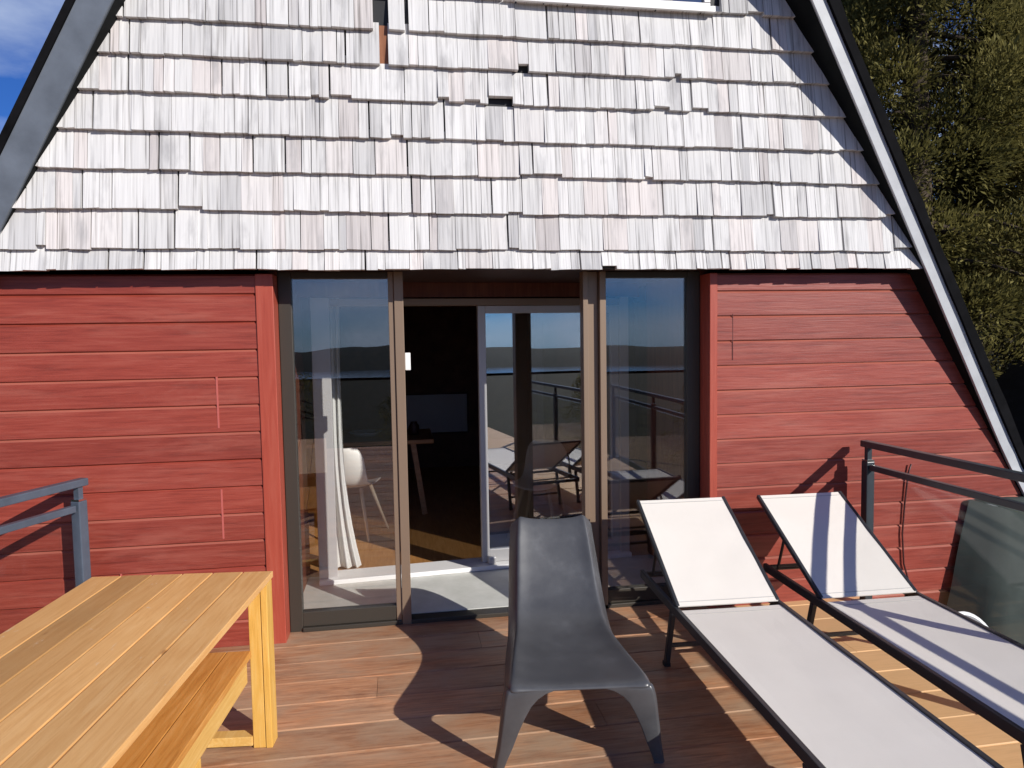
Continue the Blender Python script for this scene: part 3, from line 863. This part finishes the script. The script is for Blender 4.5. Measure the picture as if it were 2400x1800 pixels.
# ------------------------------------------------------------------ conifers
def conifer(base, h, rad, seed, label, m, nclump=150, nleaf=190, zlow=.06, shape=.75):
    rr = random.Random(seed)
    t = empty('conifer_tree', base); tag(t, label, 'tree', 'conifers behind the house')
    mb = MB(); pts = []
    for k in range(9):
        q = k / 8; pts.append((.12 * math.sin(q * 4 + seed), .12 * math.cos(q * 3 + seed), h * .97 * q))
    mb.tube(pts, [.24 * (1 - .93 * k / 8) * h / 9 for k in range(9)], 9)
    clumps = []
    for c in range(nclump):
        q = zlow + (1 - zlow) * (rr.random() ** .85); z = q * h
        prof = rad * (1 - q) ** shape * (.85 + .3 * noise.noise(Vector((q * 7, seed, 0)))) + .12
        a = rr.random() * 2 * math.pi
        r = prof * (.45 + .6 * rr.random() ** .6) * (1 + .28 * noise.noise(Vector((math.cos(a) * 2, math.sin(a) * 2, q * 5 + seed))))
        p = Vector((r * math.cos(a), r * math.sin(a), z - .10 * r))
        clumps.append((p, a, r, (.40 + .36 * rr.random()) * (.7 + .5 * (1 - q)) * rad / 2.6))
        if c % 3 == 0:
            mb.tube([(0, 0, z + .25 * r), (p.x * .5, p.y * .5, z + .12 * r), tuple(p)], [.05, .032, .012], 5)
    mb.build('trunk', M['bark'], t, smooth=True)
    fb = MB()
    for (p, a, r, s) in clumps:
        base_tone = rr.random()
        out = Vector((math.cos(a), math.sin(a), .25)).normalized()
        for k in range(nleaf):
            q = Vector((rr.gauss(0, 1), rr.gauss(0, 1), rr.gauss(.25, 1))).normalized()
            if q.dot(out) < -.35: q = -q
            lump = 1 + .35 * noise.noise(q * 2.2 + Vector((base_tone * 40, 0, 0)))
            pos = p + Vector((q.x * 1.1, q.y * 1.1, q.z * .78)) * s * lump * (1 - .45 * rr.random() ** 1.6)
            d = (q * .9 + out * .3 + Vector((rr.uniform(-.6, .6), rr.uniform(-.6, .6), rr.uniform(-.4, .7)))).normalized()
            sd = d.cross(q + Vector((rr.uniform(-.5, .5), rr.uniform(-.5, .5), rr.uniform(-.5, .5)))).normalized()
            ln = rr.uniform(.06, .125); wd = ln * rr.uniform(.11, .19)
            tone = (min(1, max(0, .45 * rr.random() + .45 * base_tone)), .3)
            fb.face([pos - sd * wd, pos + d * ln * .55 - sd * wd * .8, pos + d * ln, pos + d * ln * .5 + sd * wd], tone)
    fb.build('crown', m, t)
    return t
gr = lambda x, y: (x, y, gz(x, y) - .05)
conifer(gr(8.3, 6.2), 12.5, 2.9, 3, 'tall olive green conifer rising right behind the roof edge', M['needles'], 330, 1050)
conifer(gr(11.6, 6.6), 9.6, 2.7, 11, 'brown green conifer at the right edge of the picture beside the taller one', M['needles2'], 260, 950)
conifer(gr(10.0, 8.4), 13.0, 2.8, 23, 'dark conifer half hidden behind the two nearer ones', M['needles2'], 230, 700)
conifer(gr(7.0, 8.3), 11.5, 2.4, 31, 'slim conifer largely hidden by the right roof slope', M['needles'], 170, 600)

# conifers downhill behind the viewer: what the panes mirror
low = conifer((-14, -30, gz(-14, -30)), 5.6, 2.4, 41, 'dark conifer standing on the slope behind the viewer', M['needles2'], 60, 160)
low['group'] = 'conifers on the slope below the deck'
for i in range(15):
    x = -34 + 5.2 * i + 2.5 * math.sin(i * 5.1); y = -27 - 9 * (.5 + .5 * math.sin(i * 2.7)); c = copy_tree(low)
    c.location = (x, y, gz(x, y) - .1); k = .75 + .3 * abs(math.sin(i * 1.9)); c.scale = (k * 1.15, k * 1.15, k); c.rotation_euler = (0, 0, i * 1.3)

def shrub(base, r, h, seed, label):
    rr = random.Random(seed); t = empty('shrub', base); tag(t, label, 'shrub', 'dry shrubs under the conifers')
    mb = MB()
    for k in range(9):
        a = rr.random() * 6.28; q = rr.uniform(.3, .9)
        mb.tube([(0, 0, 0), (q * r * .5 * math.cos(a), q * r * .5 * math.sin(a), h * .45), (q * r * math.cos(a), q * r * math.sin(a), h * rr.uniform(.7, 1))], [.03, .018, .006], 5)
    mb.build('stems', M['bark'], t)
    fb = MB()
    for k in range(2600):
        while True:
            q = Vector((rr.uniform(-1, 1), rr.uniform(-1, 1), rr.uniform(0, 1)))
            if q.length < 1 and noise.noise(q * 3 + Vector((seed, 0, 0))) > -.15: break
        pos = Vector((q.x * r, q.y * r, q.z * h + .05))
        d = Vector((rr.uniform(-1, 1), rr.uniform(-1, 1), rr.uniform(-.3, 1))).normalized(); sd = d.cross(Vector((rr.uniform(-1, 1), rr.uniform(-1, 1), rr.uniform(-1, 1)))).normalized()
        ln = rr.uniform(.05, .12); wd = ln * .3
        fb.face([pos - sd * wd, pos + d * ln * .5 - sd * wd, pos + d * ln, pos + d * ln * .5 + sd * wd], (rr.random(), .3))
    fb.build('leaves', M['shrub'], t)
for i, (x, y, r, h, lab) in enumerate(((7.3, 4.6, .9, 2.6, 'dry brown shrub beside the roof edge under the conifers'),
                                       (8.5, 4.9, 1.1, 2.3, 'dry brown shrub above the black neighbouring roof'),
                                       (9.8, 4.6, 1.1, 2.6, 'dry brown shrub at the right edge above the black roof'))):
    shrub(gr(x, y), r, h, 50 + i, lab)

# neighbour's black roof and the pale stones behind it
nb = empty('dark_outbuilding', (8.6, 2.6, gz(8.6, 2.6) - .6)); tag(nb, 'black outbuilding with a pitched roof beyond the right roof slope', 'building')
mb = MB(); mb.box(-1.7, 1.6, -1.6, 1.3, -.4, 1.25); mb.build('wall', M['neighbour_wall'], nb)
mb = MB()
i = 0
for (xa, za, xb, zb) in ((-1.95, 1.12, .0, 2.35), (.0, 2.35, 1.95, 1.12)):
    mb.hexa([(xa, -1.85, za), (xb, -1.85, zb), (xb, 1.5, zb), (xa, 1.5, za), (xa, -1.85, za + .1), (xb, -1.85, zb + .1), (xb, 1.5, zb + .1), (xa, 1.5, za + .1)])
mb.build('roof', M['roof'], nb)
mb = MB(); mb.face([(-1.7, -1.598, 1.25), (1.6, -1.598, 1.25), (0, -1.598, 2.34)]); mb.build('gable', M['neighbour_wall'], nb); mb = MB(); mb.face([(-1.7, 1.298, 1.25), (1.6, 1.298, 1.25), (0, 1.298, 2.34)]); mb.build('gable', M['neighbour_wall'], nb)
for i, (x, y, z, s) in enumerate(((6.7, 3.9, 1.45, .30), (7.3, 4.0, 1.55, .36), (8.0, 4.1, 1.75, .30), (8.5, 4.0, 1.7, .4))):
    mb = MB(); n = 12; rr = random.Random(90 + i); rings = []
    for k in range(8):
        ph = math.pi * k / 7; i0 = len(mb.v)
        for j in range(n):
            a = 2 * math.pi * j / n; d = Vector((math.sin(ph) * math.cos(a), math.sin(ph) * math.sin(a), math.cos(ph)))
            q = d * s * (1 + .3 * noise.noise(d * 1.7 + Vector((i * 9, 0, 0)))); mb.v.append((q.x * 1.3, q.y, q.z * .7))
        rings.append(i0)
    for a, b in zip(rings, rings[1:]):
        for j in range(n): mb.f.append((a + j, b + j, b + (j + 1) % n, a + (j + 1) % n)); mb.t.append((.5, .3))
    o = mb.build('boulder', M['stone'], None); o.location = (x, y, gz(x, y) + .15 * s)
    o['z_hint'] = z
    tag(o, ['pale boulder next to the right roof edge', 'pale boulder left of the black roof ridge', 'small pale boulder behind the black roof', 'wide pale boulder behind the black roof at the right edge'][i], 'boulder', 'pale boulders behind the outbuilding')
    del o['z_hint']

# ------------------------------------------------------------------ light, sky, camera
to_sun = Vector((.83, -1, .64)).normalized()
el = math.asin(to_sun.z); az = math.atan2(to_sun.x, to_sun.y)
sd = bpy.data.lights.new('sun', 'SUN'); sd.energy = 5.0; sd.angle = R(.5); sd.color = (1, .955, .89)
so = bpy.data.objects.new('sun', sd); col.objects.link(so); so.rotation_euler = to_sun.to_track_quat('Z', 'Y').to_euler()
w = bpy.data.worlds.new('World'); scene.world = w; w.use_nodes = True
nt = w.node_tree; bg = nt.nodes['Background']
sky = nt.nodes.new('ShaderNodeTexSky'); sky.sky_type = 'NISHITA'; sky.sun_disc = False
sky.sun_elevation = el; sky.sun_rotation = az; sky.air_density = 1.0; sky.dust_density = 0.0; sky.ozone_density = 3.0; sky.altitude = 300
tc = nt.nodes.new('ShaderNodeTexCoord'); mp = nt.nodes.new('ShaderNodeMapping'); mp.inputs['Scale'].default_value = (1, 1, 2.6); mp.inputs['Location'].default_value = (1.1, .4, .3)
nz = nt.nodes.new('ShaderNodeTexNoise'); nz.inputs['Scale'].default_value = 2.6; nz.inputs['Detail'].default_value = 7; nz.inputs['Roughness'].default_value = .55
cr = nt.nodes.new('ShaderNodeValToRGB'); cr.color_ramp.elements[0].position = .41; cr.color_ramp.elements[1].position = .62
cr.color_ramp.elements[1].color = (.75, .75, .75, 1)
mx = nt.nodes.new('ShaderNodeMix'); mx.data_type = 'RGBA'; mx.inputs[7].default_value = (11, 13, 17, 1)
nt.links.new(tc.outputs['Generated'], mp.inputs['Vector']); nt.links.new(mp.outputs[0], nz.inputs['Vector']); nt.links.new(nz.outputs['Fac'], cr.inputs['Fac'])

sx_ = nt.nodes.new('ShaderNodeSeparateXYZ'); nt.links.new(tc.outputs['Generated'], sx_.inputs[0])
lo = nt.nodes.new('ShaderNodeMapRange'); lo.inputs[1].default_value = .34; lo.inputs[2].default_value = .60; lo.inputs[3].default_value = 1; lo.inputs[4].default_value = .03   # clouds lie low
nt.links.new(sx_.outputs['Z'], lo.inputs[0])
ml = nt.nodes.new('ShaderNodeMath'); ml.operation = 'MULTIPLY'; nt.links.new(cr.outputs['Color'], ml.inputs[0]); nt.links.new(lo.outputs[0], ml.inputs[1])
nt.links.new(ml.outputs[0], mx.inputs[0]); hs = nt.nodes.new('ShaderNodeMix'); hs.data_type = 'RGBA'; hs.blend_type = 'MULTIPLY'; hs.inputs[0].default_value = 1; hs.inputs[7].default_value = (.40, .84, 1.75, 1); nt.links.new(sky.outputs[0], hs.inputs[6]); nt.links.new(hs.outputs[2], mx.inputs[6]); nt.links.new(mx.outputs[2], bg.inputs['Color'])
bg.inputs['Strength'].default_value = .05

cam = bpy.data.cameras.new('camera'); co = bpy.data.objects.new('camera', cam); col.objects.link(co); scene.camera = co
yaw, pitch, roll = R(9.0), R(3.7), R(.95)
f = Vector((math.sin(yaw) * math.cos(pitch), math.cos(yaw) * math.cos(pitch), -math.sin(pitch)))
r = Vector((math.cos(yaw), -math.sin(yaw), 0)); d = f.cross(r)
c_, s_ = math.cos(roll), math.sin(roll)
r2 = r * c_ + d * s_; d2 = d * c_ - r * s_
mtx = Matrix((r2, -d2, -f)).transposed().to_4x4(); mtx.translation = Vector((0, -4.115, 1.72))
co.matrix_world = mtx
cam.sensor_width = 36; cam.lens = 1650 / 2400 * 36; cam.clip_start = .05; cam.clip_end = 12000
scene.view_settings.view_transform = 'Standard'; scene.view_settings.look = 'None'
scene.view_settings.exposure = 0; scene.view_settings.gamma = 1
scene.cycles.max_bounces = 10; scene.cycles.transparent_max_bounces = 16
